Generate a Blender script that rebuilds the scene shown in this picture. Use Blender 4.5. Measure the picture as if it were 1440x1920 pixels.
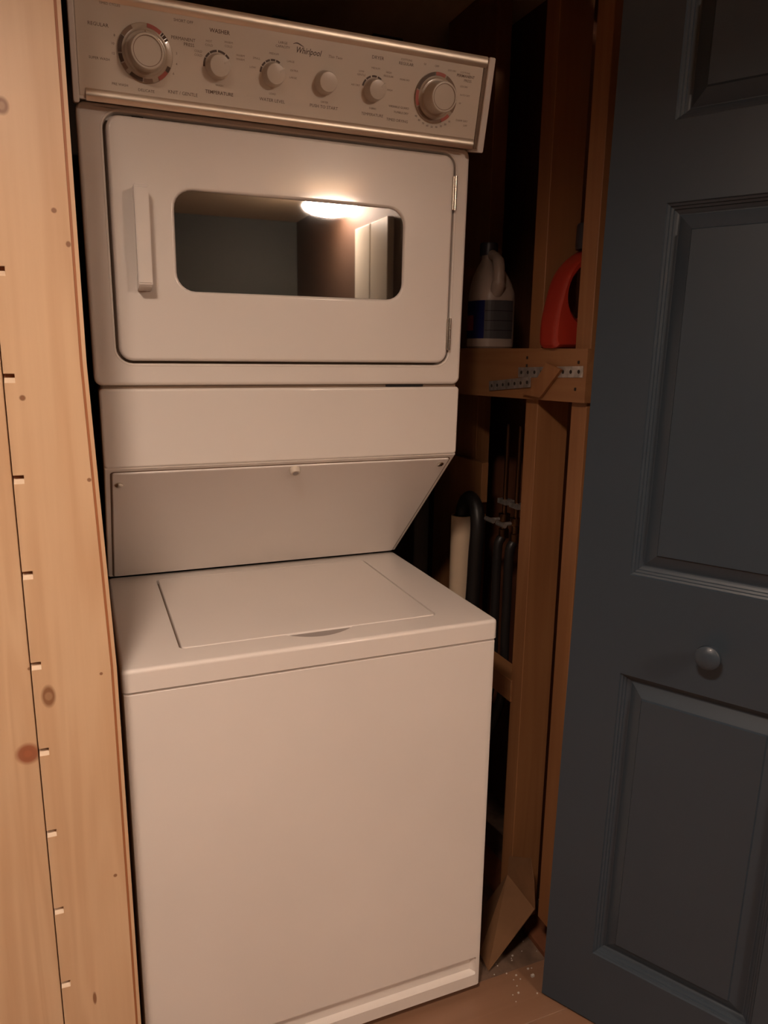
import bpy, bmesh, math, random
from mathutils import Vector, Matrix
random.seed(7)
C = bpy.context.scene
for o in list(bpy.data.objects): bpy.data.objects.remove(o)
COL = C.collection

# ---------------------------------------------------------------- camera
CP = Vector((-.0298, -1.3665, 1.3715)); YAW, PIT, ROL, FPX = .3879, -.2145, .0132, 1388.29
fw = Vector((math.sin(YAW)*math.cos(PIT), math.cos(YAW)*math.cos(PIT), math.sin(PIT)))
rt = Vector((math.cos(YAW), -math.sin(YAW), 0)); up = rt.cross(fw)
r2 = rt*math.cos(ROL)+up*math.sin(ROL); u2 = -rt*math.sin(ROL)+up*math.cos(ROL)
cam = bpy.data.objects.new('camera', bpy.data.cameras.new('camera')); COL.objects.link(cam)
cam.matrix_world = Matrix(((r2.x,u2.x,-fw.x,CP.x),(r2.y,u2.y,-fw.y,CP.y),(r2.z,u2.z,-fw.z,CP.z),(0,0,0,1)))
cam.data.sensor_fit = 'VERTICAL'; cam.data.sensor_height = 24; cam.data.lens = 24*FPX/1920
cam.data.clip_start = .02
C.camera = cam

# ---------------------------------------------------------------- world, light and exposure
W = bpy.data.worlds.new('world'); C.world = W; W.use_nodes = True
W.node_tree.nodes['Background'].inputs[0].default_value = (1, .8, .62, 1)
W.node_tree.nodes['Background'].inputs[1].default_value = .0
C.view_settings.view_transform = 'Standard'; C.view_settings.look = 'None'
C.view_settings.gamma = 1; C.view_settings.use_curve_mapping = False
C.view_settings.exposure = -0.12
LAMP_COL = (1, .765, .605)
CEIL = 2.22
DISC = (-.27, -1.32, .14, 205)      # x, y, radius, emission of the flat overhead lamp
BOWL = (1.30, -2.72, .155, 132)       # the same for the round bowl lamp further back

# ---------------------------------------------------------------- helpers
def tag(o, label=None, cat=None, group=None, kind=None):
    for k, v in (('label', label), ('category', cat), ('group', group), ('kind', kind)):
        if v: o[k] = v
    return o
def empty(name, loc=(0,0,0), **k):
    o = bpy.data.objects.new(name, None); COL.objects.link(o); o.location = loc; o.empty_display_size = .1
    return tag(o, **k)
def obj(name, bm, mat, parent=None, smooth=False, local=False, **k):
    me = bpy.data.meshes.new(name); bmesh.ops.recalc_face_normals(bm, faces=bm.faces); bm.to_mesh(me); bm.free()
    o = bpy.data.objects.new(name, me); COL.objects.link(o)
    for m in (mat if isinstance(mat, (list, tuple)) else [mat]): me.materials.append(m)
    if smooth:
        for p in me.polygons: p.use_smooth = True
        try: me.set_sharp_from_angle(angle=math.radians(38))
        except Exception: pass
        wn = o.modifiers.new('weighted', 'WEIGHTED_NORMAL'); wn.keep_sharp = True; wn.weight = 80
    if parent:
        o.parent = parent
        if not local:                       # mesh given in world coordinates
            root = parent; off = Vector((0,0,0))
            while root: off += root.location; root = root.parent
            me.transform(Matrix.Translation(-off))
    return tag(o, **k)
def add_box(bm, x0, x1, y0, y1, z0, z1, bev=0, seg=2):
    r = bmesh.ops.create_cube(bm, size=1)
    vs = r['verts']
    for v in vs: v.co = Vector((x0+(v.co.x+.5)*(x1-x0), y0+(v.co.y+.5)*(y1-y0), z0+(v.co.z+.5)*(z1-z0)))
    if bev:
        es = list({e for v in vs for e in v.link_edges})
        bmesh.ops.bevel(bm, geom=es, offset=bev, segments=seg, profile=.5, affect='EDGES')
    return bm
def box(*a, **k): return add_box(bmesh.new(), *a, **k)
def add_prism(bm, pts, ax, a, b):
    """pts 2-D outline; ax = axis of extrusion"""
    def P(p, h):
        return {0:(h,p[0],p[1]), 1:(p[0],h,p[1]), 2:(p[0],p[1],h)}[ax]
    v0 = [bm.verts.new(P(p,a)) for p in pts]; v1 = [bm.verts.new(P(p,b)) for p in pts]
    n = len(pts); bm.faces.new(v0); bm.faces.new(v1[::-1])
    for i in range(n): bm.faces.new((v0[i], v1[i], v1[(i+1)%n], v0[(i+1)%n]))
    return bm
def prism(*a): return add_prism(bmesh.new(), *a)
def rrect(x0, x1, z0, z1, r, n=6):
    out = []
    for cx, cz, a0 in ((x1-r,z1-r,0),(x0+r,z1-r,90),(x0+r,z0+r,180),(x1-r,z0+r,270)):
        for i in range(n+1):
            a = math.radians(a0+90*i/n); out.append((cx+r*math.cos(a), cz+r*math.sin(a)))
    return out
def loft(rings, closed=True, cap0=True, cap1=True, bm=None):
    bm = bm or bmesh.new(); R = [[bm.verts.new(p) for p in r] for r in rings]; n = len(R[0])
    for a, b in zip(R, R[1:]):
        for i in range(n if closed else n-1):
            bm.faces.new((a[i], a[(i+1)%n], b[(i+1)%n], b[i]))
    if cap0: bm.faces.new(R[0][::-1])
    if cap1: bm.faces.new(R[-1])
    return bm
def pad(x0, x1, z0, z1, r, y0, y1, e=.004, n=6, steps=3, crown=0):
    """rounded-corner plate in xz, back at y0, front at y1 (<y0), rounded front edge e"""
    rings = [[(x,y0,z) for x,z in rrect(x0,x1,z0,z1,r,n)]]
    for i in range(steps+1):
        a = math.pi/2*i/steps; ins = e*(1-math.cos(a)); y = y1+e*(1-math.sin(a))
        rings.append([(x,y,z) for x,z in rrect(x0+ins,x1-ins,z0+ins,z1-ins,max(r-ins,.0008),n)])
    return loft(rings)
def tube(pts, r, n=12, caps=True, bm=None, flat=1):
    pts = [Vector(p) for p in pts]; rings = []; prev = None
    for i, p in enumerate(pts):
        t = (pts[min(i+1,len(pts)-1)]-pts[max(i-1,0)]).normalized()
        s = prev if prev is not None else (Vector((0,0,1)) if abs(t.z) < .9 else Vector((1,0,0)))
        s = (s - t*s.dot(t)).normalized(); q = t.cross(s); prev = s
        rr = r[i] if isinstance(r, (list, tuple)) else r
        rings.append([p+(s*math.cos(a)*rr+q*math.sin(a)*rr*flat) for a in [2*math.pi*k/n for k in range(n)]])
    return loft(rings, cap0=caps, cap1=caps, bm=bm)
def spline(pts, k=8):
    P = [Vector(p) for p in pts]; P = [P[0]*2-P[1]]+P+[P[-1]*2-P[-2]]; out = []
    for i in range(1, len(P)-2):
        for j in range(k):
            t = j/k; a,b,c,d = P[i-1:i+3]
            out.append(.5*((2*b)+(c-a)*t+(2*a-5*b+4*c-d)*t*t+(3*b-a-3*c+d)*t**3))
    out.append(P[-2]); return out
def lathe(prof, n=32, axis='z', c=(0,0,0)):
    """prof = [(radius, height)]; axis z, or y (height towards -y)"""
    rings = []
    for r, h in prof:
        ring = []
        for k in range(n):
            a = 2*math.pi*k/n; x, y = r*math.cos(a), r*math.sin(a)
            ring.append((c[0]+x, c[1]+y, c[2]+h) if axis == 'z' else (c[0]+x, c[1]-h, c[2]+y))
        rings.append(ring)
    return loft(rings)
def xf(bm, f):
    for v in bm.verts: v.co = Vector(f(v.co))
    return bm

# ---------------------------------------------------------------- materials
def mat(name, col, rough=.5, metal=0, coat=0, ior=1.5, vary=0, vscale=8, bump=0, bscale=60, emit=None, spec=None):
    m = bpy.data.materials.new(name); m.use_nodes = True; nt = m.node_tree; b = nt.nodes['Principled BSDF']
    b.inputs['Base Color'].default_value = (*col, 1); b.inputs['Roughness'].default_value = rough
    b.inputs['Metallic'].default_value = metal; b.inputs['Coat Weight'].default_value = coat; b.inputs['IOR'].default_value = ior
    b.inputs['Coat Roughness'].default_value = .065
    if spec is not None: b.inputs['Specular IOR Level'].default_value = spec
    tc = nt.nodes.new('ShaderNodeTexCoord')
    if vary:
        n = nt.nodes.new('ShaderNodeTexNoise'); n.inputs['Scale'].default_value = vscale; n.inputs['Detail'].default_value = 5
        r = nt.nodes.new('ShaderNodeMapRange'); r.inputs['From Min'].default_value = .3; r.inputs['From Max'].default_value = .7
        r.inputs['To Min'].default_value = 1-vary; r.inputs['To Max'].default_value = 1+vary*.4
        x = nt.nodes.new('ShaderNodeVectorMath'); x.operation = 'SCALE'; x.inputs[0].default_value = col
        nt.links.new(tc.outputs['Object'], n.inputs['Vector']); nt.links.new(n.outputs['Fac'], r.inputs['Value'])
        nt.links.new(r.outputs[0], x.inputs['Scale']); nt.links.new(x.outputs[0], b.inputs['Base Color'])
    if bump:
        n = nt.nodes.new('ShaderNodeTexNoise'); n.inputs['Scale'].default_value = bscale; n.inputs['Detail'].default_value = 3
        bp = nt.nodes.new('ShaderNodeBump'); bp.inputs['Strength'].default_value = bump; bp.inputs['Distance'].default_value = .002
        nt.links.new(tc.outputs['Object'], n.inputs['Vector']); nt.links.new(n.outputs['Fac'], bp.inputs['Height'])
        nt.links.new(bp.outputs[0], b.inputs['Normal'])
    if emit:
        b.inputs['Emission Color'].default_value = (*emit[0], 1); b.inputs['Emission Strength'].default_value = emit[1]
    return m
def wood(name, light, dark, rough=.5, stretch=(14,14,.7), knots=(), grain=.5, coat=0, mottle=.25):
    """board grain running along the axis with the small stretch value; knots = [(centre, radius, colour)] in world coordinates"""
    m = bpy.data.materials.new(name); m.use_nodes = True; nt = m.node_tree; L = nt.links; N = nt.nodes
    b = N['Principled BSDF']; b.inputs['Roughness'].default_value = rough; b.inputs['Coat Weight'].default_value = coat
    g = N.new('ShaderNodeNewGeometry'); oi = N.new('ShaderNodeObjectInfo')
    mp = N.new('ShaderNodeVectorMath'); mp.operation = 'MULTIPLY'; mp.inputs[1].default_value = stretch
    rnd = N.new('ShaderNodeMath'); rnd.operation = 'MULTIPLY'; rnd.inputs[1].default_value = 37
    L.new(oi.outputs['Random'], rnd.inputs[0])
    ad = N.new('ShaderNodeVectorMath'); ad.operation = 'ADD'
    L.new(g.outputs['Position'], mp.inputs[0]); L.new(mp.outputs[0], ad.inputs[0]); L.new(rnd.outputs[0], ad.inputs[1])
    n1 = N.new('ShaderNodeTexNoise'); n1.inputs['Scale'].default_value = 1.1; n1.inputs['Detail'].default_value = 2; n1.inputs['Distortion'].default_value = .6
    L.new(ad.outputs[0], n1.inputs['Vector'])
    # cathedral bands: sine of the stretched noise
    mu = N.new('ShaderNodeMath'); mu.operation = 'MULTIPLY'; mu.inputs[1].default_value = 34; L.new(n1.outputs['Fac'], mu.inputs[0])
    si = N.new('ShaderNodeMath'); si.operation = 'SINE'; L.new(mu.outputs[0], si.inputs[0])
    n2 = N.new('ShaderNodeTexNoise'); n2.inputs['Scale'].default_value = 9; n2.inputs['Detail'].default_value = 4; L.new(ad.outputs[0], n2.inputs['Vector'])
    n3 = N.new('ShaderNodeTexNoise'); n3.inputs['Scale'].default_value = 3.0; n3.inputs['Detail'].default_value = 2; L.new(g.outputs['Position'], n3.inputs['Vector'])
    f = N.new('ShaderNodeMath'); f.operation = 'MULTIPLY_ADD'; f.inputs[1].default_value = grain*.22; f.inputs[2].default_value = .32; L.new(si.outputs[0], f.inputs[0])
    f2 = N.new('ShaderNodeMath'); f2.operation = 'MULTIPLY_ADD'; f2.inputs[1].default_value = grain*.5; L.new(n2.outputs['Fac'], f2.inputs[0]); L.new(f.outputs[0], f2.inputs[2])
    f4 = N.new('ShaderNodeMath'); f4.operation = 'SUBTRACT'; f4.inputs[1].default_value = grain*.25; L.new(f2.outputs[0], f4.inputs[0])
    f3 = N.new('ShaderNodeMath'); f3.operation = 'MULTIPLY_ADD'; f3.inputs[1].default_value = mottle*2; L.new(n3.outputs['Fac'], f3.inputs[0])
    f5 = N.new('ShaderNodeMath'); f5.operation = 'SUBTRACT'; f5.inputs[1].default_value = mottle; L.new(f4.outputs[0], f5.inputs[0]); L.new(f5.outputs[0], f3.inputs[2])
    mx = N.new('ShaderNodeMix'); mx.data_type = 'RGBA'; mx.inputs['A'].default_value = (*light,1); mx.inputs['B'].default_value = (*dark,1)
    L.new(f3.outputs[0], mx.inputs['Factor']); cur = mx.outputs['Result']
    for (c, r, kc, soft) in knots:
        d = N.new('ShaderNodeVectorMath'); d.operation = 'SUBTRACT'; d.inputs[1].default_value = c; L.new(g.outputs['Position'], d.inputs[0])
        s = N.new('ShaderNodeVectorMath'); s.operation = 'MULTIPLY'; s.inputs[1].default_value = (1,1,soft); L.new(d.outputs[0], s.inputs[0])
        ln = N.new('ShaderNodeVectorMath'); ln.operation = 'LENGTH'; L.new(s.outputs[0], ln.inputs[0])
        mr = N.new('ShaderNodeMapRange'); mr.inputs['From Min'].default_value = r*.72; mr.inputs['From Max'].default_value = r*1.15
        mr.inputs['To Min'].default_value = .85; mr.inputs['To Max'].default_value = 0; L.new(ln.outputs['Value'], mr.inputs['Value'])
        m2 = N.new('ShaderNodeMix'); m2.data_type = 'RGBA'; m2.inputs['B'].default_value = (*kc,1); L.new(cur, m2.inputs['A']); L.new(mr.outputs[0], m2.inputs['Factor']); cur = m2.outputs['Result']
    L.new(cur, b.inputs['Base Color'])
    bp = N.new('ShaderNodeBump'); bp.inputs['Strength'].default_value = .12; bp.inputs['Distance'].default_value = .001
    L.new(n2.outputs['Fac'], bp.inputs['Height']); L.new(bp.outputs[0], b.inputs['Normal'])
    return m
KD = (.22,.085,.035); KR = (.30,.075,.03)
M = dict(
 pine = wood('pine', (.71,.50,.315), (.55,.33,.185), .42, knots=[((-.1375,-.25,.782),.0165,KR,1.0), ((-.1375,-.25,.782),.006,(.40,.14,.07),1.0),
        ((-.103,-.25,.868),.0095,KD,.55), ((-.103,-.25,.868),.0055,(.42,.25,.14),.8), ((-.096,-.25,1.664),.0085,KD,.8),((-.096,-.25,1.664),.004,(.42,.25,.14),.8),((-.0306,-.25,1.504),.0032,KD,.8),
        ((-.102,-.25,1.303),.004,KD,1),((-.026,-.25,1.187),.003,KD,1),((-.029,-.25,.892),.0025,KD,1),((-.030,-.25,.545),.003,KD,1),
        ((-.045,-.25,1.545),.0035,KD,1),((-.075,-.25,.327),.003,KD,.25),((-.125,-.25,.915),.0025,KD,1)], grain=.8, mottle=.4),
 groove = wood('routed_pine_groove', (.42,.17,.07), (.34,.12,.05), .5, grain=.3),
 freshcut = wood('fresh_cut_pine', (.80,.66,.50), (.70,.52,.36), .6, grain=.3),
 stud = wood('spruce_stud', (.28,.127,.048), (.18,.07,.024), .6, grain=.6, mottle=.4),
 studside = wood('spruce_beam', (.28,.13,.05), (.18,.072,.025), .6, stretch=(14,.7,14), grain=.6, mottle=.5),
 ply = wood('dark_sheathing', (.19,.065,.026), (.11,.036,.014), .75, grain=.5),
 black = mat('black_void_board', (.012,.008,.007), .8),
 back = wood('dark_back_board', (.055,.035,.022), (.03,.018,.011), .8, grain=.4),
 enamel = mat('white_enamel', (.80,.745,.69), .36, coat=.6, vary=.03, vscale=3),
 enamelw = mat('washer_enamel', (.81,.755,.71), .40, coat=.45, vary=.04, vscale=3),
 almond = mat('almond_fascia', (.72,.64,.54), .38, vary=.02),
 knob = mat('ivory_knob', (.68,.61,.52), .28, coat=.2),
 alu = mat('brushed_trim', (.78,.71,.61), .40, metal=1, bump=.05, bscale=200),
 gapshade = mat('gap_shade_brown', (.17,.11,.07), .5),  # dark brown stands in for the shade inside the appliance gaps
 greyp = mat('grey_recess', (.33,.29,.27), .45),
 chrome = mat('steel_hinge', (.62,.57,.5), .25, metal=1),
 glass = mat('smoked_glass', (.012,.012,.011), .02, ior=3.0),
 print = mat('brown_print', (.13,.075,.045), .5), red = mat('red_print', (.48,.12,.09), .45), dark = mat('dark_print', (.085,.045,.025), .45),
 tan = mat('tan_print', (.25,.16,.105), .45),
 dial = mat('dial_skirt', (.52,.44,.35), .25, coat=.5),
 slate = mat('slate_blue_paint', (.036,.054,.075), .42, coat=.12, bump=.06, bscale=90, vary=.05, vscale=5),
 galv = mat('galvanised_steel', (.60,.57,.54), .42, metal=.85, vary=.4, vscale=60),
 hole = mat('hole_dark', (.02,.012,.008), .9),
 pvc = mat('pvc_pipe', (.80,.62,.44), .4, vary=.1, vscale=12),
 rubber = mat('black_rubber', (.014,.012,.012), .45, bump=.1),
 brass = mat('dull_brass', (.12,.06,.03), .35, metal=1),
 hdpe = mat('white_hdpe', (.36,.28,.235), .4), blue = mat('label_blue', (.015,.022,.15), .35), lilac = mat('label_grey', (.15,.14,.15), .4), lred = mat('label_red', (.35,.05,.06), .4),
 orange = mat('red_orange_plastic', (.33,.025,.013), .35), cap = mat('dark_cap', (.02,.018,.025), .4),
 card = mat('brown_paperboard', (.21,.105,.047), .7, vary=.2, vscale=14, bump=.2),
 laminate = wood('laminate_floor', (.27,.15,.092), (.19,.10,.058), .35, stretch=(.7,14,14), grain=.5, mottle=.2),
 subfloor = mat('dusty_subfloor', (.17,.105,.07), .9, vary=.5, vscale=18, bump=.5, bscale=70),
 dust = mat('plaster_crumbs', (.55,.50,.45), .8),
 ceil = wood('ceiling_boards', (.78,.62,.43), (.68,.52,.34), .55, stretch=(14,.7,14), grain=.4),
 bronze = mat('dark_bronze', (.03,.02,.015), .5),
 teal = mat('dark_teal_wall', (.045,.052,.045), .6), brown = wood('brown_wall_boards', (.10,.055,.035), (.07,.035,.02), .6, grain=.4),
 white = mat('white_trim_paint', (.82,.76,.64), .4),
)

# ---------------------------------------------------------------- room shell
def struct(name, bm, m, parent=None, **k): return obj(name, bm, m, parent, kind=None if parent else 'structure', **k)
floor = struct('floor', box(-2.3,1.7,-4.3,.9,-.10,-.012), M['subfloor'])
struct('subfloor', box(-.06,1.12,-.165,.80,-.011,-.002), M['subfloor'], floor)
y = -.165
for i in range(9):                                              # laminate planks in front of the closet, running along x
    x0 = -1.2+(i*.37)%.9-.9
    for j in range(3):
        a = max(x0+j*1.2, -2.3); b_ = min(x0+(j+1)*1.2, 1.7)
        if b_-a > .05: struct('plank', box(a+.0006,b_-.0006,y-.1284,y,-.011,0,bev=.0008,seg=1), M['laminate'], floor)
    y -= .129
struct('floor_boards', box(-2.3,1.7,-4.3,y,-.011,0), M['laminate'], floor, label='laminate floor continuing behind the viewer')
struct('ceiling', box(-2.3,1.7,-4.3,.9,CEIL,CEIL+.08), M['ceil'])
struct('wall_back', box(-2.3,1.7,-3.95,-3.83,0,CEIL), M['teal'])
struct('wall_west', box(-2.35,-2.25,-3.83,-.2,0,CEIL), M['brown'])
struct('wall_east', box(1.42,1.52,-3.83,-.2,0,CEIL), M['brown'])
t = struct('trim_1', box(1.385,1.42,-2.33,-2.10,0,2.0,bev=.004), M['white'])
t = struct('trim_2', box(1.385,1.42,-2.56,-2.34,0,2.0,bev=.004), M['white'])

# pine front wall to the left of the closet opening: boards as parts
YP, TH = -.25, .020
wf = tag(empty('wall_front', (0,YP,0)), kind='structure')
SEAM = -.1225
def edge(z): return -.0185 if z > 1.35 else (-.0065 if z < .9 else -.0065-.012*(z-.9)/.45)
NOTCH = [1.329-.1372*i for i in range(-5, 10)]
# right-most board, with the biscuit-like notches down its left edge
def notched():
    left = [(SEAM, .0)]
    for zc in sorted(NOTCH):
        if .02 < zc < 2.1: left += [(SEAM, zc-.0062), (SEAM+.0135, zc-.0062), (SEAM+.0135, zc+.0062), (SEAM, zc+.0062)]
    left += [(SEAM, CEIL)]
    zs = [CEIL, 1.7, 1.35, 1.2, 1.05, .9, .4, 0]
    right = [(edge(z)-.0085, z) for z in zs]
    bm = prism(left+right, 1, YP, YP+TH)
    return bm
struct('pine_board', notched(), M['pine'], wf)
def strip(off0, off1, yf, yb):
    zs = [0,.4,.9,1.05,1.2,1.35,1.7,CEIL]
    return loft([[(edge(z)-off0,yf,z),(edge(z)-off1,yf,z),(edge(z)-off1,yb,z),(edge(z)-off0,yb,z)] for z in zs])
struct('edge_groove', strip(.0085,.0050,YP+.003,YP+TH), M['groove'], wf, label='reddish groove routed down the board edge')
struct('edge_lip', strip(.0050,.0,YP+.0008,YP+TH), M['pine'], wf)
for zc in NOTCH:                                                # pale cut ramps in the notches
    if .02 < zc < 2.1:
        struct('notch_ramp', prism([(YP+.0004,zc-.0062),(YP+.0004,zc-.0058),(YP+.0075,zc+.0006),(YP+TH,zc+.0006),(YP+TH,zc-.0062)],0,SEAM+.0002,SEAM+.0133), M['freshcut'], wf)
        struct('notch_back', box(SEAM+.0002,SEAM+.0133,YP+.011,YP+TH,zc+.0007,zc+.006), M['groove'], wf)
x1 = SEAM-.0018
for i in range(16):
    x0 = x1-.137
    struct('pine_board', box(x0,x1,YP+.0003*(i%3),YP+TH,0,CEIL,bev=.0008,seg=1), M['pine'], wf); x1 = x0-.0018
struct('backing', box(-2.25,-.035,YP+TH,YP+.028,0,CEIL), M['groove'], wf)
# header over the opening and the wall right of it
struct('header_board', box(-.02,1.40,YP,YP+TH,2.045,CEIL,bev=.001,seg=1), M['pine'], wf)
struct('pine_board', box(1.20,1.42,YP,YP+TH,0,2.043,bev=.001,seg=1), M['pine'], wf)

# closet shell
wl = tag(empty('wall_left', (-.05,.3,0)), kind='structure')
struct('sheathing', box(-.10,-.045,-.222,.80,0,CEIL), M['studside'], wl)
wb = tag(empty('wall_rear', (.5,.8,0)), kind='structure')
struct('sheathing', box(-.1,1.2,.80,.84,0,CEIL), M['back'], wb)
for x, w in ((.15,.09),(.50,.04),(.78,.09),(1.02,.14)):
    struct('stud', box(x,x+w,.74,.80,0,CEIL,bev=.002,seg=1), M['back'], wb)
wr = tag(empty('wall_right', (.85,0,0)), kind='structure')
XR = .85
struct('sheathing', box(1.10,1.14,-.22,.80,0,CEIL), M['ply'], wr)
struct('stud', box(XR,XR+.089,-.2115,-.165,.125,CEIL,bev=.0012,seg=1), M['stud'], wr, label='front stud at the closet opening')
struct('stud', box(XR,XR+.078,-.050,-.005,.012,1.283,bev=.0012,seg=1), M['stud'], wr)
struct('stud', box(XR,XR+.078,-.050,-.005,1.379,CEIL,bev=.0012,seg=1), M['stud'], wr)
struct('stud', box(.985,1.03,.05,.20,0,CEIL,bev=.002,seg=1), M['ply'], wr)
struct('stud', box(.94,.98,.34,.60,1.383,CEIL,bev=.0012,seg=1), M['stud'], wr)
struct('stud', box(.945,.985,.372,.62,0,1.274,bev=.0012,seg=1), M['stud'], wr)
struct('horizontal_blocking', prism([(-.2200,1.281),(-.2200,1.380),(.60,1.380),(.60,1.262)],0,XR-.012,XR+.085), M['studside'], wr)
struct('lower_blocking', box(XR-.004,XR+.05,-.012,.165,.577,.632,bev=.002,seg=1), M['studside'], wr)
struct('wood_offcut', box(.925,.944,.300,.47,.985,1.09,bev=.0012,seg=1), M['stud'], wr)
struct('bottom_plate', box(XR+.03,XR+.10,-.16,.60,-.002,.012,bev=.001,seg=1), M['ply'], wr)
nails = bmesh.new()
for yy, zz in ((-.195,1.355),(-.190,1.305),(-.02,1.361),(-.02,1.345)):
    add_box(nails, XR-.0135,XR-.011,yy-.003,yy+.003,zz-.003,zz+.003, bev=.001, seg=1)
struct('nail_head', nails, M['hole'], wr)

# ---------------------------------------------------------------- lamps
def emitter(name, e): return mat(name, (.9,.85,.78), .4, emit=(LAMP_COL, e))
x, y, r, e = DISC
L = empty('ceiling_lamp', (x,y,CEIL), label='flat round ceiling lamp overhead, just behind the viewer', cat='ceiling lamp')
obj('rim', lathe([(r+.001,-.0005),(r+.015,-.0005),(r+.015,-.100),(r+.001,-.100),(r+.001,-.030)],40,c=(x,y,CEIL)), M['bronze'], L, smooth=True)  # unseen rim, made deep and dark to cut light on the upper dryer
obj('diffuser', lathe([(.001,-.036),(r,-.036),(r,-.041),(.001,-.041)],40,c=(x,y,CEIL)), emitter('disc_light',e), L)
x, y, r, e = BOWL
L = empty('ceiling_lamp', (x,y,CEIL), label='round bowl ceiling lamp reflected brightly in the dryer window', cat='ceiling lamp')
obj('mount', lathe([(.001,-.0005),(.06,-.0005),(.06,-.02),(.015,-.03),(.015,-.06),(.001,-.06)],24,c=(x,y,CEIL)), M['white'], L, smooth=True)
n = 8; pr_ = [(r*math.cos(math.pi*(k/n-.38))+.0005, -.085-.052*math.sin(math.pi*(k/n-.38))*(1 if k > 3 else .6)) for k in range(n+1) if k/n-.38 <= .5]+[(.0005,-.137)]
obj('glass_bowl', lathe(pr_,40,c=(x,y,CEIL)), emitter('bowl_light',e), L, smooth=True)

# ---------------------------------------------------------------- the stacked washer and dryer
LC = empty('stacked_washer_dryer', (.346,.15,0), label='tall white stacked washer with dryer above, standing in the open closet', cat='washer dryer')
def tilt(bm): return xf(bm, lambda c: (c.x*(1+.021*(c.z-1.16)), c.y, c.z))      # the dryer body is a touch wider at the top
E, EW = M['enamel'], M['enamelw']
YF = -.190
# washer cabinet with pressed kick recess
def cabinet():
    bm = bmesh.new(); W_ = .692
    xs = [.010,.022,.10,.35,.60,.672,.680]; x_all = [0,.0022,.0065]+xs+[.6855,.6898,.692]
    zs = [.022,.028,.050,.056,.088,.094,.100,.30,.55,.80,.8195,.8225]
    def yy(x, z):
        e = 0
        d = min(x, W_-x)
        if d < .0065: e = .0065-math.sqrt(max(0,.0065**2-(.0065-d)**2))
        y_ = YF+.002+e
        if z > .8205: y_ += .003
        if .012 < x < .678:
            if z in (.056,): y_ += .012
            if z in (.088,): y_ += .012
            if z in (.050,): y_ += -.0005
        return y_
    G = [[bm.verts.new((x, yy(x,z), z)) for x in x_all] for z in zs]
    for j in range(len(zs)-1):
        for i in range(len(x_all)-1):
            bm.faces.new((G[j][i],G[j][i+1],G[j+1][i+1],G[j+1][i]))
    yb = .48
    B = [bm.verts.new((0,yb,zs[0])), bm.verts.new((W_,yb,zs[0])), bm.verts.new((W_,yb,zs[-1])), bm.verts.new((0,yb,zs[-1]))]
    bm.faces.new([r[0] for r in G]+[B[3],B[0]]); bm.faces.new([r[-1] for r in G][::-1]+[B[1],B[2]])
    bm.faces.new(G[-1]+[B[2],B[3]]); bm.faces.new(G[0][::-1]+[B[0],B[1]]); bm.faces.new(B)
    return bm
obj('washer_cabinet', cabinet(), EW, LC, smooth=True)
for x, y_ in ((.05,-.14),(.64,-.14),(.05,.42),(.64,.42)):
    obj('leveling_foot', lathe([(.018,0),(.018,.008),(.008,.010),(.008,.023)],16,c=(x,y_,0)), M['rubber'], LC)
obj('seam', box(.004,.688,YF+.009,.46,.820,.8275), M['gapshade'], LC, label='dark seam under the washer top')
# washer top: slab with a pocket for the lid and a scoop in front of it
def top_slab():
    bm = bmesh.new(); z0, z1, e = .8265, .865, .007
    def ring(ins, z, ox=.0): return [(x,y_,z) for x,y_ in rrect(-.001+ins,.693-ins,YF-.002+ins,.34-ins,.010-ins*.8,5)]
    rings = [ring(0,z0)]+[ring(e*(1-math.cos(a)), z1-e+e*math.sin(a)) for a in [math.pi/2*i/5 for i in range(6)]]
    rings = rings
    R = [[bm.verts.new(p) for p in r] for r in rings]; n = len(R[0])
    for a, b_ in zip(R, R[1:]):
        for i in range(n): bm.faces.new((a[i],a[(i+1)%n],b_[(i+1)%n],b_[i]))
    bm.faces.new(R[0][::-1])
    # pocket outline with scoop notch
    lx0, lx1, ly0, ly1 = .1025-.0035, .589+.0025, -.127-.0022, .2885
    hole = []
    for p in rrect(lx0,lx1,ly0,ly1,.010,4):
        hole.append(p)
    # insert scoop between bottom-left (end of corner 3) and bottom-right (start of corner 4)
    k = 3*5
    scoop = [(.286+(.415-.286)*i/12, ly0-.0275*math.sin(math.pi*i/12)**.8) for i in range(13)]
    hole = hole[:k]+scoop+hole[k:]
    def hr(z): return [bm.verts.new((x,y_,z)) for x,y_ in hole]
    H0, H1 = hr(z1), hr(z1-.010)
    m = len(hole)
    for i in range(m): bm.faces.new((H0[i],H1[i],H1[(i+1)%m],H0[(i+1)%m]))
    bm.faces.new(H1)
    es = [bm.edges.get((R[-1][i],R[-1][(i+1)%n])) for i in range(n)]+[bm.edges.get((H0[i],H0[(i+1)%m])) for i in range(m)]
    bmesh.ops.triangle_fill(bm, edges=es, use_beauty=True, use_dissolve=False, normal=(0,0,1))
    return bm
obj('washer_top', top_slab(), EW, LC, smooth=True)
lid = obj('washer_lid', xf(pad(.1030,.5885,-.1268,.287,.009,0,.012,e=.0022), lambda c: (c.x, c.z, .8560+c.y)), EW, LC, smooth=True)
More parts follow.
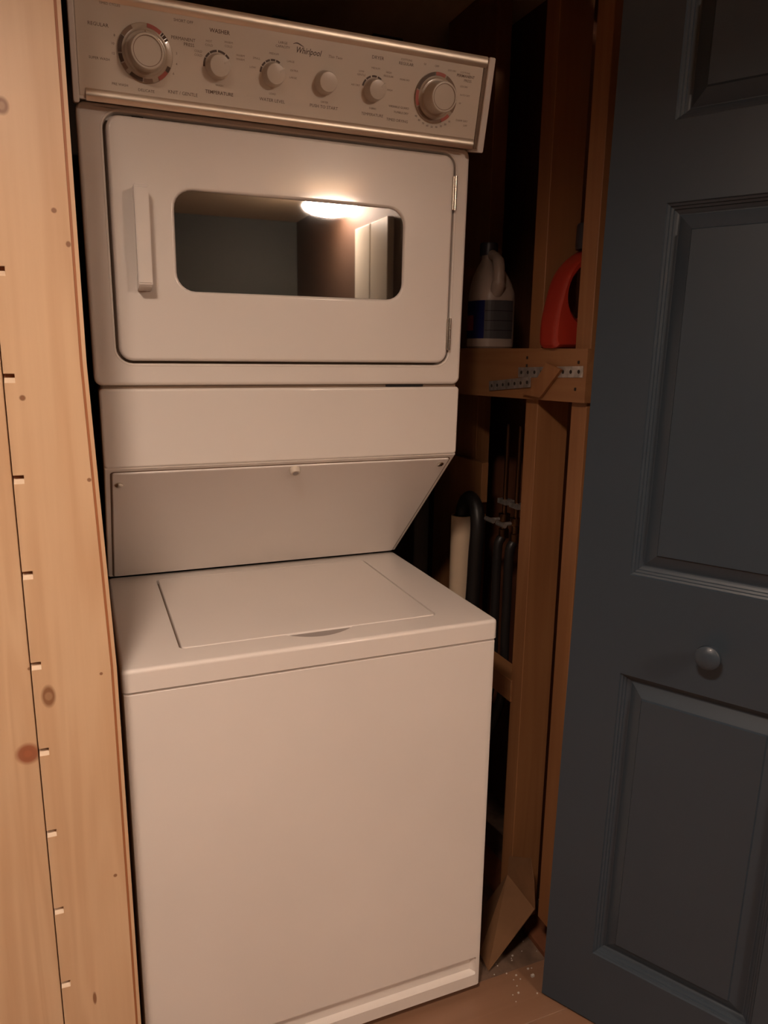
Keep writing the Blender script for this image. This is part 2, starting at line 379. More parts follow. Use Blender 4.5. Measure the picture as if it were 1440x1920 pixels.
# pad() above is built upside down in y: rebuild as a slab facing up
bm = bmesh.new(); rr_ = []
rr_.append([(x,y_,.8552) for x,y_ in rrect(.103,.5885,-.1268,.287,.009,6)])
for i in range(4):
    a = math.pi/2*i/3; ins = .0025*(1-math.cos(a)); rr_.append([(x,y_,.8630+.0025*math.sin(a)) for x,y_ in rrect(.103+ins,.5885-ins,-.1268+ins,.287-ins,.009-ins,6)])
loft(rr_, bm=bm); me = lid.data; bmesh.ops.recalc_face_normals(bm, faces=bm.faces); bm.to_mesh(me); bm.free()
for p in me.polygons: p.use_smooth = True
me.set_sharp_from_angle(angle=math.radians(38)); me.transform(Matrix.Translation(-LC.location))
obj('lid_gap', box(.0998,.5905,-.1285,.2880,.8550,.8556), M['gapshade'], LC, label='dark gap round the washer lid')  # dark plate added under the lid to colour its gap as shaded
sc = [(.286+(.415-.286)*i/14, -.1292-.0262*math.sin(math.pi*i/14)**.8) for i in range(15)]
obj('finger_scoop', prism(sc+[(.410,-.127),(.291,-.127)],2,.8551,.8622), M['greyp'], lid, label='grey finger recess at the lid front')
# dryer cabinet behind the front skins
prof = [(.02,1.165),(.318,.8745),(.335,.868),(.62,.868),(.62,1.86),(.012,1.86)]
obj('dryer_cabinet', tilt(prism(prof,0,.004,.686)), E, LC)
# front surround with a door opening
def surround():
    bm = bmesh.new(); Wd = .690; z0, z1 = 1.3065, 1.752
    out = lambda ins, y_: [(x,y_,z) for x,z in rrect(-.006+ins,Wd-ins,z0+ins,z1-ins,max(.014-ins*.9,.002),6)]
    e = .007
    rings = [out(0,.045), out(0,e)]+[out(e*(1-math.cos(a)), e-e*math.sin(a)) for a in [math.pi/2*i/4 for i in range(1,5)]]
    R = [[bm.verts.new(p) for p in r] for r in rings]; n = len(R[0])
    for a, b_ in zip(R, R[1:]):
        for i in range(n): bm.faces.new((a[i],a[(i+1)%n],b_[(i+1)%n],b_[i]))
    inn = lambda g, y_: [(x,y_,z) for x,z in rrect(.0368-g,.6556+g,1.349-g,1.736+g,.022+g,6)]
    rings2 = [inn(.010,0), inn(.0075,-.0012), inn(.0052,0), inn(.0042,.003), inn(.0042,.022)]
    R2 = [[bm.verts.new(p) for p in r] for r in rings2]
    for a, b_ in zip(R2, R2[1:]):
        for i in range(n): bm.faces.new((a[i],a[(i+1)%n],b_[(i+1)%n],b_[i]))
    for i in range(n): bm.faces.new((R[-1][i],R[-1][(i+1)%n],R2[0][(i+1)%n],R2[0][i]))
    return tilt(bm)
obj('dryer_front', surround(), E, LC, smooth=True)
obj('door_gap', tilt(box(.030,.662,.0135,.044,1.342,1.743)), M['gapshade'], LC, label='dark gap round the dryer door')
obj('dark_slot', tilt(box(.530,.610,.0055,.0079,1.3022,1.3060)), M['black'], LC)
obj('latch_slot', tilt(box(.078,.096,.0105,.0134,1.7365,1.7405)), M['black'], LC)
# dryer door with a window opening
def door():
    bm = bmesh.new()
    o_ = lambda ins, y_: [(x,y_,z) for x,z in rrect(.0368+ins,.6556-ins,1.349+ins,1.736-ins,.022-ins,6)]
    e = .006; yf = -.006
    rings = [o_(0,.012), o_(0,yf+e)]+[o_(e*(1-math.cos(a)), yf+e-e*math.sin(a)) for a in [math.pi/2*i/4 for i in range(1,5)]]
    R = [[bm.verts.new(p) for p in r] for r in rings]; n = len(R[0])
    for a, b_ in zip(R, R[1:]):
        for i in range(n): bm.faces.new((a[i],a[(i+1)%n],b_[(i+1)%n],b_[i]))
    w_ = lambda g, y_: [(x,y_,z) for x,z in rrect(.1377-g,.5536+g,1.468-g,1.631+g,.030+g,6)]
    rings2 = [w_(.006,yf), w_(.003,yf+.0007), w_(.001,yf+.003), w_(0,yf+.008)]
    R2 = [[bm.verts.new(p) for p in r] for r in rings2]
    for a, b_ in zip(R2, R2[1:]):
        for i in range(n): bm.faces.new((a[i],a[(i+1)%n],b_[(i+1)%n],b_[i]))
    for i in range(n): bm.faces.new((R[-1][i],R[-1][(i+1)%n],R2[0][(i+1)%n],R2[0][i]))
    return tilt(bm)
dd = obj('dryer_door', door(), E, LC, smooth=True)
obj('window_glass', tilt(pad(.137,.5543,1.4673,1.6317,.030,.008,-.0015,e=.0004,steps=1)), M['glass'], dd, label='dark reflective oval-cornered window')
# handle: bar standing off the door, deeper at its ends
def handle():
    bm = bmesh.new(); x0, x1 = .0715,.0935; pts = [(-.005,1.4640),(-.040,1.4700),(-.044,1.4745),(-.044,1.6240),(-.041,1.6280),(-.005,1.6285),(-.005,1.612),(-.024,1.604),(-.024,1.492),(-.005,1.484)]
    add_prism(bm, pts, 0, x0, x1)
    bmesh.ops.bevel(bm, geom=[e for e in bm.edges if e.calc_length() > .02], offset=.0014, segments=2, affect='EDGES')
    return tilt(bm)
obj('door_handle', handle(), E, dd, label='upright white pull handle')
for zc, xc in ((1.669,.6578),(1.405,.6578)):
    bm = bmesh.new()
    for k, (a, b_) in enumerate(((-.031,-.0105),(-.0098,.0098),(.0105,.031))):
        tube([(xc,-.007,zc+a),(xc,-.007,zc+b_)], .0034, 10, bm=bm)
    add_box(bm, xc-.006,xc-.001,-.0075,-.002,zc-.030,zc+.030,bev=.0006,seg=1)
    obj('hinge', tilt(bm), M['chrome'], dd, smooth=True, label='steel hinge knuckle')
# plain lower front panel and slanted access panel
bm = pad(.0,.690,1.1630,1.3015,.007,.05,0,e=.005)
lp = obj('lower_panel', tilt(bm), E, LC, smooth=True)
obj('panel_gap', tilt(box(.006,.684,.008,.05,1.300,1.308)), M['gapshade'], LC, label='dark gap between the dryer front and lower panel')
def slant(u, w, d):      # u along x, w 0 (top edge) .. 1 (bottom), d outward offset
    a = Vector((0,.002,1.1625)); b_ = Vector((0,.318,.8735)); t_ = b_-a; nrm = Vector((0,-t_.z,t_.y)).normalized()
    if nrm.z > 0: nrm = -nrm
    p = a+t_*w+nrm*d; return (u, p.y, p.z)
Ls = math.hypot(.316,.289)
def slpad(x0, x1, w0, w1, r, d0, d1, e=.003):
    bm = bmesh.new(); rings = []
    def rg(ins, d): return [slant(x, w/Ls, d) for x, w in rrect(x0+ins,x1-ins,w0+ins,w1-ins,max(r-ins,.001),5)]
    rings = [rg(0,d0)]+[rg(e*(1-math.cos(a)), d1-e+e*math.sin(a)) for a in [math.pi/2*i/3 for i in range(4)]]
    return loft(rings, bm=bm)
obj('slant_frame', slpad(.0,.690,.0,Ls,.003,-.02,0), E, LC, smooth=True)
ap = obj('access_panel', slpad(.012,.680,.012,Ls-.004,.006,-.002,.0035), EW, LC, smooth=True, label='slanted access panel under the dryer')
obj('panel_border', slpad(.0095,.6825,.0095,Ls-.001,.008,-.004,.0006,e=.0004), M['gapshade'], ap)
def sldisc(x, w, r0, prof, m, name, **k):
    rings = []
    for r, d in prof: rings.append([slant(x+r*math.cos(a), (w+r*math.sin(a))/Ls, d) for a in [2*math.pi*i/20 for i in range(20)]])
    return obj(name, loft(rings), m, ap, smooth=True, **k)
for x, w in ((.024,.047),(.664,.030)):
    sldisc(x, w, .005, [(.0072,.003),(.0072,.0052),(.005,.0066),(.001,.0068)], M['chrome'], 'screw')
sldisc(.3467, .023, .01, [(.0110,.003),(.0110,.011),(.0092,.0138),(.0065,.0138)], M['knob'], 'latch_button', label='round white latch button')
sldisc(.3467, .023, .01, [(.0060,.0130),(.0060,.01405),(.001,.0141)], M['greyp'], 'button_centre')

# ---- control console
def cs(u, v, d=0):       # face coordinates: u = x, v = height along the face, d = outward
    c_, s_ = .9735, .2288
    return Vector((u*1.013, -.0305-v*s_-d*c_, 1.7455+v*c_-d*s_))
H = .1450
def cplate(x0, x1, v0, v1, r, d0, d1, e=.001, n=4):
    def rg(ins, d): return [cs(x, v, d) for x, v in rrect(x0+ins,x1-ins,v0+ins,v1-ins,max(r-ins,.0004),n)]
    return loft([rg(0,d0), rg(0,d1-e), rg(e*.3,d1-e*.3), rg(e,d1)])
con = obj('control_console', cplate(.000,.690,0,H+.004,.002,-.060,-.002), E, LC)
obj('fascia', cplate(.001,.6785,.0045,H-.004,.001,-.004,0), M['almond'], con, label='almond control fascia')
# metal trims: slightly bowed strips
def trim_strip(x0, x1, v0, v1, bulge):
    n = 8; P = [(v0+(v1-v0)*i/n, .0005+bulge*.6*math.sin(math.pi*i/n)) for i in range(n+1)]
    P = P+[(v1,-.003),(v0,-.003)]
    return loft([[cs(x,v,d) for v,d in P] for x in (x0,x1)])
obj('top_trim', trim_strip(.001,.6835,H-.0135,H+.0045,.0045), M['alu'], con, smooth=True, label='brushed metal strip along the top')
obj('bottom_trim', trim_strip(.010,.6765,-.002,.0155,.0055), M['alu'], con, smooth=True, label='brushed metal strip along the bottom')
obj('end_cap', cplate(.6855,.6985,-.006,H+.0045,.003,-.06,.0045,e=.002), E, con)
obj('end_cap', cplate(-.0085,.0005,-.006,H+.0045,.003,-.06,.0045,e=.002), E, con)
obj('cap_groove', cplate(.6790,.6856,0,H-.001,.001,-.004,.0002,e=.0001), M['gapshade'], con)
def clathe(u, v, prof, m, name, parent=con, n=40, ell=1, **k):
    rings = [[cs(u+r*math.cos(a), v+r*math.sin(a), d) for a in [2*math.pi*i/n for i in range(n)]] for r, d in prof]
    return obj(name, loft(rings), m, parent, smooth=True, **k)
def arc(u, v, r0, r1, a0, a1, m, name='dial_mark', parent=None, d=.0003):
    n = max(2, int(abs(a1-a0)/6)); bm = bmesh.new()
    A = [math.radians(a0+(a1-a0)*i/n) for i in range(n+1)]
    top = [[bm.verts.new(cs(u+r*math.cos(a), v+r*math.sin(a), dd_)) for a in A] for r, dd_ in ((r0,d),(r1,d),(r1,d-.0004),(r0,d-.0004))]
    for j in range(4):
        for i in range(n): bm.faces.new((top[j][i],top[j][i+1],top[(j+1)%4][i+1],top[(j+1)%4][i]))
    bm.faces.new([t_[0] for t_ in top]); bm.faces.new([t_[-1] for t_ in top][::-1])
    return obj(name, bm, m, parent or con)
def vOf(z): return (z-1.7455)/.9735
def big_dial(u, z, marks, lean):
    v = vOf(z)
    sk = clathe(u, v, [(.0405,-.001),(.0405,.002),(.0395,.0032),(.0335,.0042),(.031,.0052),(.030,.0066),(.0275,.0072),(.001,.0072)], M['dial'], 'timer_dial', label='round timer dial skirt')
    for a0, a1, m in marks: arc(u, v, .0345, .0400, a0, a1, M[m], parent=sk, d=.0047)
    kn = clathe(u, v, [(.0262,.007),(.0250,.012),(.0243,.032),(.0246,.0365),(.0232,.0392),(.0208,.0394),(.0202,.0380),(.0198,.0382),(.001,.0382)], M['knob'], 'timer_knob', parent=sk, label='large round timer knob')
    arc(u, v, .0198, .0208, 0, 359, M['tan'], name='knob_ring', parent=sk, d=.0392)
    return sk
big_dial(.0985, 1.8165, [(52,85,'red'),(46,50,'dark'),(38,45,'dark'),(32,37,'dark'),(150,185,'dark'),(188,205,'dark'),(208,222,'tan'),(232,262,'dark'),(265,285,'tan'),(300,325,'red'),(326,338,'dark'),(120,148,'tan')], 0)
bd = big_dial(.5905, 1.8165, [(70,98,'red'),(100,165,'dark'),(168,205,'red'),(208,290,'tan'),(292,318,'red'),(0,65,'tan'),(330,356,'tan')], 0)
arc(.0985, vOf(1.8165), .0225, .0300, 88, 91, M['tan'], name='pointer_line', d=.0076)
def knob(u, z, r, marks, ang):
    v = vOf(z)
    k = clathe(u, v, [(r*1.12,-.001),(r*1.12,.0015),(r*1.04,.003),(r,.005),(r*.95,.020),(r*.90,.0225),(r*.80,.0230),(.001,.0232)], M['knob'], 'control_knob', label='round ivory control knob')
    if ang is not None:
        a = math.radians(ang); c_, s_ = math.cos(a), math.sin(a)
        bm = bmesh.new(); q = [(-.0012,r*.45),(.0012,r*.45),(.0012,r*.98),(-.0012,r*.98)]
        P = lambda x, y_, d: cs(u+x*c_-y_*s_, v+x*s_+y_*c_, d)
        loft([[P(x,y_,d) for x,y_ in q] for d in (.018,.0242)], bm=bm)
        obj('pointer_ridge', bm, M['knob'], k)
    for a0, a1 in marks: arc(u, v, r*1.18, r*1.36, a0, a1, M['dark'])
knob(.2085, 1.8135, .0170, [(95,125),(128,150),(60,90),(38,56),(152,186)], -60)
knob(.2975, 1.8140, .0165, [(60,78),(82,102),(106,126),(130,150),(154,176)], -60)
knob(.3860, 1.8140, .0165, [], None)
knob(.4735, 1.8140, .0165, [(55,75),(80,104),(110,134),(138,168)], -50)

def text(s, u, z, size, m='print', shear=0, parent=None, name='lettering', bold=0, sx=1.0):
    cu = bpy.data.curves.new('t', 'FONT'); cu.body = s; cu.size = size; cu.align_x = 'CENTER'; cu.align_y = 'CENTER'
    cu.shear = shear; cu.resolution_u = 2; cu.extrude = .00008; cu.offset = bold
    o = bpy.data.objects.new('t', cu); COL.objects.link(o)
    dg = bpy.context.evaluated_depsgraph_get(); me = bpy.data.meshes.new_from_object(o.evaluated_get(dg))
    bpy.data.objects.remove(o); bm = bmesh.new(); bm.from_mesh(me); v = vOf(z)
    for vt in bm.verts: vt.co = cs(u+vt.co.x*sx, v+vt.co.y, .0002+vt.co.z)
    return obj(name, bm, M[m], con)
T = text
T('Whirlpool', .3545, 1.8535, .0125, 'dark', shear=.35, name='brand_logo', bold=.0001, sx=.82)
sw = bmesh.new()
loft([[cs(u_, vOf(z_)+w_*s_, d_) for s_, d_ in ((-1,.0001),(1,.0001),(1,.0004),(-1,.0004))] for u_, z_, w_ in
      [(.3290+.0022*i, 1.8612+.0018*math.sin(i*.55), .00035+.0005*math.sin(math.pi*i/8)) for i in range(9)]], bm=sw)
obj('brand_swoosh', sw, M['dark'], con)
T('Thin Twin', .4010, 1.8520, .0060, 'tan', shear=.3)
T('WASHER', .2110, 1.8605, .0078, 'print', bold=.00012)
T('DRYER', .4765, 1.8615, .0072, 'print')
T('LARGE', .3120, 1.8600, .0050); T('CAPACITY', .3120, 1.8545, .0050)
T('REGULAR', .0325, 1.8440, .0068); T('TIMED CYCLES', .0500, 1.8715, .0045, 'tan')
T('PERMANENT', .1555, 1.8430, .0064); T('PRESS', .1640, 1.8365, .0064)
T('SHORT OFF', .1560, 1.8660, .0056); T('SUPER WASH', .0320, 1.8010, .0050)
T('KNIT / GENTLE', .1540, 1.7700, .0068); T('DELICATE', .0985, 1.7670, .0055); T('PRE WASH', .0600, 1.7705, .0050)
T('TEMPERATURE', .2110, 1.7775, .0068, bold=.0001); T('WATER LEVEL', .2975, 1.7775, .0068); T('PUSH TO START', .3865, 1.7785, .0068); T('TEMPERATURE', .4745, 1.7770, .0062)
for a, b_, x, z in (('HOT','COLD',.1945,1.8430),('WARM','COLD',.2250,1.8455),('COLD','COLD',.1780,1.8275),('WARM','WARM',.2440,1.8305)):
    T(a, x, z+.0026, .0044, 'tan'); T(b_, x, z-.0026, .0044, 'tan')
for s, x, z in (('MEDIUM',.2980,1.8430),('SMALL',.2700,1.8330),('LOW',.2640,1.8200),('LARGE',.3260,1.8360),('EXTRA',.3325,1.8240),('LARGE',.3310,1.8140),
                ('MEDIUM',.4740,1.8460),('LOW',.4490,1.8385),('GENTLE',.4490,1.8335),('HIGH',.4985,1.8430),('REGULAR',.4985,1.8375),('AIR DRY',.4400,1.8175),('HIGH',.5030,1.8175),
                ('WASH',.2110,1.7880),('LOAD',.2975,1.7870),('FABRIC',.4745,1.7865),('DRYER',.3870,1.7855)):
    T(s, x, z, .0042, 'tan')
T('COTTONS', .5290, 1.8655, .0044, 'tan'); T('REGULAR', .5290, 1.8595, .0064); T('OFF', .5870, 1.8640, .0048); T('50', .5640, 1.8640, .0046, 'tan')
T('LESS DRY', .6170, 1.8610, .0040, 'tan'); T('COTTONS', .6430, 1.8610, .0040, 'tan'); T('PERMANENT', .6450, 1.8560, .0062, bold=.0001); T('PRESS', .6500, 1.8495, .0060)
T('MORE DRY', .5290, 1.8360, .0038, 'tan'); T('LESS DRY', .6440, 1.8400, .0038, 'tan'); T('AUTO DRY', .6480, 1.8270, .0040, 'tan'); T('60', .6400, 1.8140, .0042, 'tan')
T('DAMP DRY', .6480, 1.7870, .0048, 'tan'); T('OFF', .6560, 1.7800, .0048, 'tan')
T('WRINKLE GUARD', .5230, 1.7940, .0048); T('TUMBLE DRY', .5280, 1.7860, .0048); T('TIMED DRYING', .5220, 1.7735, .0060)
for i in range(9):
    a = math.radians(225+i*11); T(str(90-10*i), .5905+.0475*math.cos(a), 1.8165+.0455*math.sin(a), .0046, 'print')
for i, a in enumerate((8,-10,-28,158,172,188)):
    a = math.radians(a); T(str(2+2*i), .0985+.0470*math.cos(a), 1.8165+.0455*math.sin(a), .0046, 'print')

# ---------------------------------------------------------------- blue bifold door leaf
A0 = Vector((.815,-.244,0)); TD = Vector((.501,-.866,0)); ND = Vector((-.866,-.501,0))
DR = tag(empty('door_1', A0), kind='structure')
def dl(s, z, d=0): return A0+TD*(s+.0115*z)+ND*d+Vector((0,0,z))
SW, Z0, Z1, DT = .515, .006, 2.035, .034
S0, S1 = .1025, .400
PAN = [(.168,.788),(.980,1.612),(1.736,1.945)]
def leaf():
    bm = bmesh.new()
    ys = [0.0045]; ss = [.001,S0,S1,SW]; zs = [Z0]+[q for p in PAN for q in p]+[Z1]
    G = {}
    def V(s, z, d):
        k = (round(s,5),round(z,5),round(d,5))
        if k not in G: G[k] = bm.verts.new(dl(s,z,d))
        return G[k]
    for j in range(len(zs)-1):
        for i in range(3):
            if i == 1 and j in (1,3,5): continue
            bm.faces.new([V(ss[i],zs[j],0),V(ss[i+1],zs[j],0),V(ss[i+1],zs[j+1],0),V(ss[i],zs[j+1],0)])
    # sides and back
    for i in range(3):
        for z in (Z0,Z1): bm.faces.new([V(ss[i],z,0),V(ss[i+1],z,0),V(ss[i+1],z,-DT),V(ss[i],z,-DT)])
    for j in range(len(zs)-1):
        for s in (.001,SW): bm.faces.new([V(s,zs[j],0),V(s,zs[j+1],0),V(s,zs[j+1],-DT),V(s,zs[j],-DT)])
    bm.faces.new([V(s,Z0,-DT) for s in ss]+[V(SW,z,-DT) for z in zs[1:]]+[V(s,Z1,-DT) for s in ss[::-1][1:]]+[V(.001,z,-DT) for z in zs[::-1][1:-1]])
    # stepped moulding going in
    st = [(0,0),(.0015,-.0032),(.0048,-.0050),(.0058,-.0082),(.0092,-.0102),(.0102,-.0132),(.0140,-.0152),(.0165,-.0170)]
    for z0, z1 in PAN:
        prev = None
        for ins, d in st:
            r = [(S0+ins,z0+ins),(S1-ins,z0+ins),(S1-ins,z1-ins),(S0+ins,z1-ins)]
            cur = [V(s,z,d) for s,z in r]
            if prev:
                for i in range(4): bm.faces.new((prev[i],prev[(i+1)%4],cur[(i+1)%4],cur[i]))
            prev = cur
    return bm
obj('leaf_frame', leaf(), M['slate'], DR)
for z0, z1 in PAN:
    def rg(ins, d): return [dl(s,z,d) for s,z in ((S0+ins,z0+ins),(S1-ins,z0+ins),(S1-ins,z1-ins),(S0+ins,z1-ins))]
    bm = loft([rg(.0140,-.028), rg(.0140,-.0172), rg(.0185,-.0172), rg(.0415,-.0072), rg(.0435,-.0030)])
    obj('raised_panel', bm, M['slate'], DR)
kc = dl(.257,.872)
prof = [(.010,0),(.0095,.014),(.011,.019),(.018,.023),(.0212,.029),(.0206,.035),(.0160,.039),(.008,.041),(.001,.0413)]
bm = loft([[kc+ND*h+TD*(r*math.cos(a))+Vector((0,0,r*math.sin(a))) for a in [2*math.pi*i/28 for i in range(28)]] for r, h in prof])
obj('door_knob', bm, M['slate'], DR, smooth=True, label='small round knob painted slate blue')

# ---------------------------------------------------------------- bottles on the blocking
ZT = 1.3805
JG = empty('bleach_jug', (.890,.228,ZT), label='white handled jug with blue label and dark cap on the wooden ledge', cat='jug')
def jug_body():
    bm = bmesh.new(); secs = [(0,.046,.050),(.004,.050,.054),(.11,.050,.054),(.125,.049,.053),(.145,.045,.047),(.165,.038,.040),(.185,.028,.030),(.200,.019,.019),(.206,.016,.016),(.222,.016,.016)]
    rings = []
    for h, rx, ry in secs:
        sh = max(0,(h-.13))*.25
        rings.append([(rx*math.copysign(abs(math.cos(a))**.75,math.cos(a))+.0*sh, ry*math.copysign(abs(math.sin(a))**.75,math.sin(a))+sh, h) for a in [2*math.pi*i/28 for i in range(28)]])
    return loft(rings, bm=bm)
obj('body', jug_body(), M['hdpe'], JG, smooth=True, local=True)
obj('handle', tube(spline([(-.012,-.036,.118),(-.014,-.052,.142),(-.012,-.050,.172),(-.008,-.034,.200),(-.003,.0,.214)],6), [.016]*8+[.0135]*10+[.011]*7, 14), M['hdpe'], JG, smooth=True, local=True)
obj('cap', lathe([(.021,.214),(.021,.238),(.019,.242),(.001,.242)],24,c=(0,.022,0)), M['cap'], JG, smooth=True, local=True, label='dark screw cap')
def jug_label(a0, a1, h0, h1, m, name, off=.0006):
    bm = bmesh.new(); n = 8; rows = []
    for h in (h0, h1):
        row = []
        for i in range(n+1):
            a = math.radians(a0+(a1-a0)*i/n); rx, ry = .050+off, .054+off
            row.append(bm.verts.new((rx*math.copysign(abs(math.cos(a))**.75,math.cos(a)), ry*math.copysign(abs(math.sin(a))**.75,math.sin(a)), h)))
        rows.append(row)
    for i in range(n): bm.faces.new((rows[0][i],rows[0][i+1],rows[1][i+1],rows[1][i]))
    bmesh.ops.solidify(bm, geom=bm.faces[:], thickness=-.0004)
    return obj(name, bm, M[m], JG, local=True)
jug_label(150,222,.022,.108,'blue','label_front'); jug_label(222,300,.022,.108,'lilac','label_side')
jug_label(150,185,.040,.075,'lred','label_emblem',.0014)
for h in (.040,.062,.084): jug_label(224,298,h,h+.0012,'cap','label_rule',.0014)

BT = empty('detergent_bottle', (.894,-.108,ZT), label='red-orange detergent bottle with hollow handle beside the front stud', cat='bottle')
def rb():
    # body in local x (wide) / y (thin): handle side at low x, neck at high x
    out = [(-.062,0),(-.067,.012),(-.066,.05),(-.060,.085),(-.050,.125),(-.038,.150),(-.018,.172),(.005,.188),(.020,.196),(.052,.196),(.066,.17),(.075,.12),(.078,.05),(.076,0)]
    hole = [(.000,.052),(-.020,.062),(-.033,.080),(-.037,.102),(-.031,.126),(-.014,.144),(.006,.152),(.022,.142),(.026,.112),(.018,.075)]
    bm = bmesh.new()
    # thick plate with rounded rim, and a through hole
    def ringpts(P, s, y_):
        cx = sum(p[0] for p in P)/len(P); cz = sum(p[1] for p in P)/len(P)
        return [(cx+(p[0]-cx)*s, y_, cz+(p[1]-cz)*s) for p in P]
    OS = [Vector((p[0],p[1],0)) for p in out]; os_ = spline(OS+[OS[0]],3)[:-1]; hs = spline([Vector((p[0],p[1],0)) for p in hole]+[Vector((hole[0][0],hole[0][1],0))],3)[:-1]
    O = [(max(p.x,-.068),max(p.y,0)) for p in os_]; Hh = [(p.x,p.y) for p in hs]
    T_ = .036
    ro = [(.93,-T_),(.975,-T_*.86),(1,-T_*.5),(1,T_*.5),(.975,T_*.86),(.93,T_)]
    RO = [[bm.verts.new(p) for p in ringpts(O,s,y_)] for s, y_ in ro]
    for a, b_ in zip(RO, RO[1:]):
        for i in range(len(O)): bm.faces.new((a[i],a[(i+1)%len(O)],b_[(i+1)%len(O)],b_[i]))
    rh = [(1.30,-T_),(1.10,-T_*.7),(1,-T_*.3),(1,T_*.3),(1.10,T_*.7),(1.30,T_)]
    RH = [[bm.verts.new(p) for p in ringpts(Hh,s,y_)] for s, y_ in rh]
    for a, b_ in zip(RH, RH[1:]):
        for i in range(len(Hh)): bm.faces.new((a[i],a[(i+1)%len(Hh)],b_[(i+1)%len(Hh)],b_[i]))
    for R_, H_ in ((RO[0],RH[0]),(RO[-1],RH[-1])):
        es = [bm.edges.get((R_[i],R_[(i+1)%len(R_)])) for i in range(len(R_))]+[bm.edges.get((H_[i],H_[(i+1)%len(H_)])) for i in range(len(H_))]
        bmesh.ops.triangle_fill(bm, edges=es, use_beauty=True, normal=(0,1,0))
    mn = min(v.co.z for v in bm.verts)
    return xf(bm, lambda c: (c.x, c.y, c.z-mn))
obj('body', rb(), M['orange'], BT, smooth=True, local=True)
obj('cap', lathe([(.024,.188),(.025,.194),(.024,.232),(.022,.236),(.001,.236)],24,c=(.012,0,0)), M['cap'], BT, smooth=True, local=True, label='dark cap')
BT.rotation_euler = (0,0,-.10)

# ---------------------------------------------------------------- perforated straps on the blocking
def strap(name, y0, z0, y1, z1, w, n, x, label):
    o = empty(name, (x, y0, z0), label=label, cat='strap', group=None)
    d = Vector((0,y1-y0,z1-z0)); L_ = d.length; t_ = d/L_; nn = Vector((0,-t_.z,t_.y)); p0 = Vector((x,y0,z0))
    bm = bmesh.new(); loft([[p0+t_*s+nn*a+Vector((b_,0,0)) for a, b_ in ((-w/2,0),(w/2,0),(w/2,-.0012),(-w/2,-.0012))] for s in (0,L_)], bm=bm)
    obj('band', bm, M['galv'], o)
    hb = bmesh.new()
    for i in range(n):
        c = p0+t_*(L_*(i+.5)/n); loft([[c+t_*(.0038*math.cos(a))+nn*(.0038*math.sin(a))+Vector((b_,0,0)) for a in [2*math.pi*k/10 for k in range(10)]] for b_ in (-.001,-.0016)], bm=hb)
    obj('perforations', hb, M['hole'], o)
strap('metal_strap', -.211,1.338, .010,1.330, .021, 9, XR-.0122, 'perforated steel strap running along the middle of the ledge face')
strap('metal_strap', -.040,1.312, .128,1.296, .021, 7, XR-.0136, 'shorter perforated strap end overlapping the lower left of the other')
pt = obj('wood_shim', prism([(-.052,1.300),(-.018,1.286),(-.085,1.283),(-.150,1.340),(-.100,1.352)],0,XR-.020,XR-.0136), M['stud'], None, label='small thin wood shim over the middle of the straps', cat='shim')

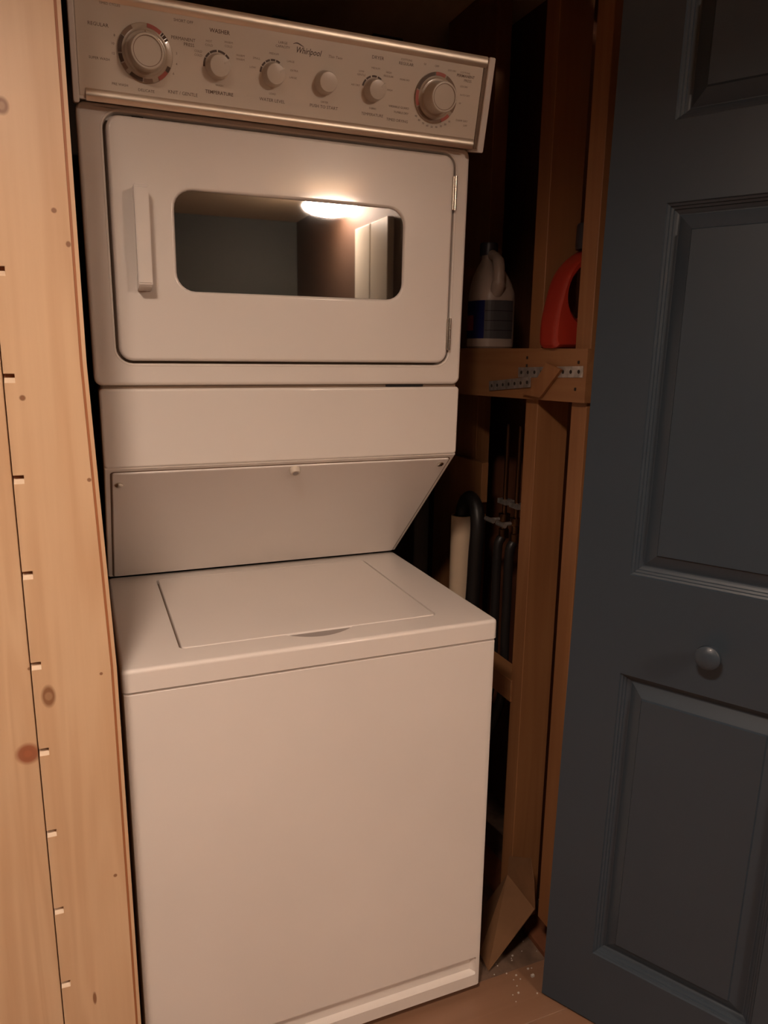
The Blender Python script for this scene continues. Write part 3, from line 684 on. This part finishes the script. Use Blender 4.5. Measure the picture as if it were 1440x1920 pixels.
# ---------------------------------------------------------------- standpipe, hoses, valve
SP = empty('standpipe', (.895,.345,0), label='upright cream plastic drain pipe between washer and stud', cat='pipe')
obj('pipe', lathe([(.0285,0),(.0285,.945),(.0245,.945),(.0245,.90)],28,c=(.895,.345,0)), M['pvc'], SP, smooth=True)
dh = obj('drain_hose', tube(spline([(.895,.345,.90),(.895,.345,.935),(.895,.335,.975),(.893,.302,1.000),(.892,.268,.985),(.890,.250,.94),(.888,.252,.86),(.885,.258,.70),(.86,.255,.55),(.81,.30,.42),(.76,.42,.30),(.73,.53,.22)],10), .0185, 16), M['rubber'], None, smooth=True, label='black drain hose hooked over the cream pipe top', cat='hose')
for i, (y_, c, lab) in enumerate(((.150,'rubber','dark water supply hose nearest the middle stud'),(.205,'rubber','dark water supply hose between the drain hose and its twin'))):
    o = obj('water_hose', tube(spline([(.935,y_,.915),(.925,y_,.88),(.925,y_,.70),(.918,y_,.48),(.84,y_+.02,.34-.06*i),(.78,.38,.27-.06*i),(.74,.53,.24-.06*i)],8), .0115, 12), M[c], None, smooth=True, label=lab, cat='hose')
    v = empty('water_valve', (.94,y_,.94), label=('dull brass valve at the top of the hose nearest the middle stud','dull brass valve at the top of the hose beside the drain hose')[i], cat='valve')
    obj('valve_body', lathe([(.013,.913),(.013,.935),(.010,.937),(.010,.955),(.015,.957),(.015,.975),(.006,.977),(.006,1.10),(.005,1.20)],16,c=(.940,y_,0)), M['brass'], v, smooth=True)
    bm = bmesh.new(); tube([(.925,y_,.962),(.898,y_,.962)], .005, 8, bm=bm); tube([(.898,y_-.018,.962),(.898,y_+.018,.962)], .006, 8, bm=bm)
    obj('valve_handle', bm, M['galv'], v)
    obj('supply_bracket', box(.93,.9545,y_-.02,y_+.02,1.00,1.012), M['galv'], v)

# ---------------------------------------------------------------- folded board at the floor and crumbs
def sheet(pts, faces, th):
    bm = bmesh.new(); V_ = [bm.verts.new(p) for p in pts]
    for f in faces: bm.faces.new([V_[i] for i in f])
    bmesh.ops.recalc_face_normals(bm, faces=bm.faces[:]); bmesh.ops.solidify(bm, geom=bm.faces[:], thickness=th)
    return bm
P_ = [(.846,-.045,.195),(.846,-.132,.252),(.846,-.150,.207),(.846,-.160,.140),(.842,-.050,.150),(.738,-.150,.004),(.745,-.10,.004),(.83,.03,.004)]
obj('paperboard_flap', sheet(P_, [(0,1,2,3,4),(4,3,5),(4,5,6,7)], .002), M['card'], None, label='brown folded paperboard flap sagging from the stud foot to the floor', cat='paperboard')
cr = bmesh.new()
for i in range(70):
    x, y_ = random.uniform(.74,1.0), random.uniform(-.24,.05); s = random.uniform(.0008,.0024)*(2 if i < 4 else 1)
    add_box(cr, x-s,x+s,y_-s*.7,y_+s*.7,0 if y_ < -.165 else -.002,(0 if y_ < -.165 else -.002)+s*1.3)
obj('plaster_crumbs', cr, M['dust'], None, label='pale plaster crumbs scattered on the closet floor', cat='debris', kind='stuff')
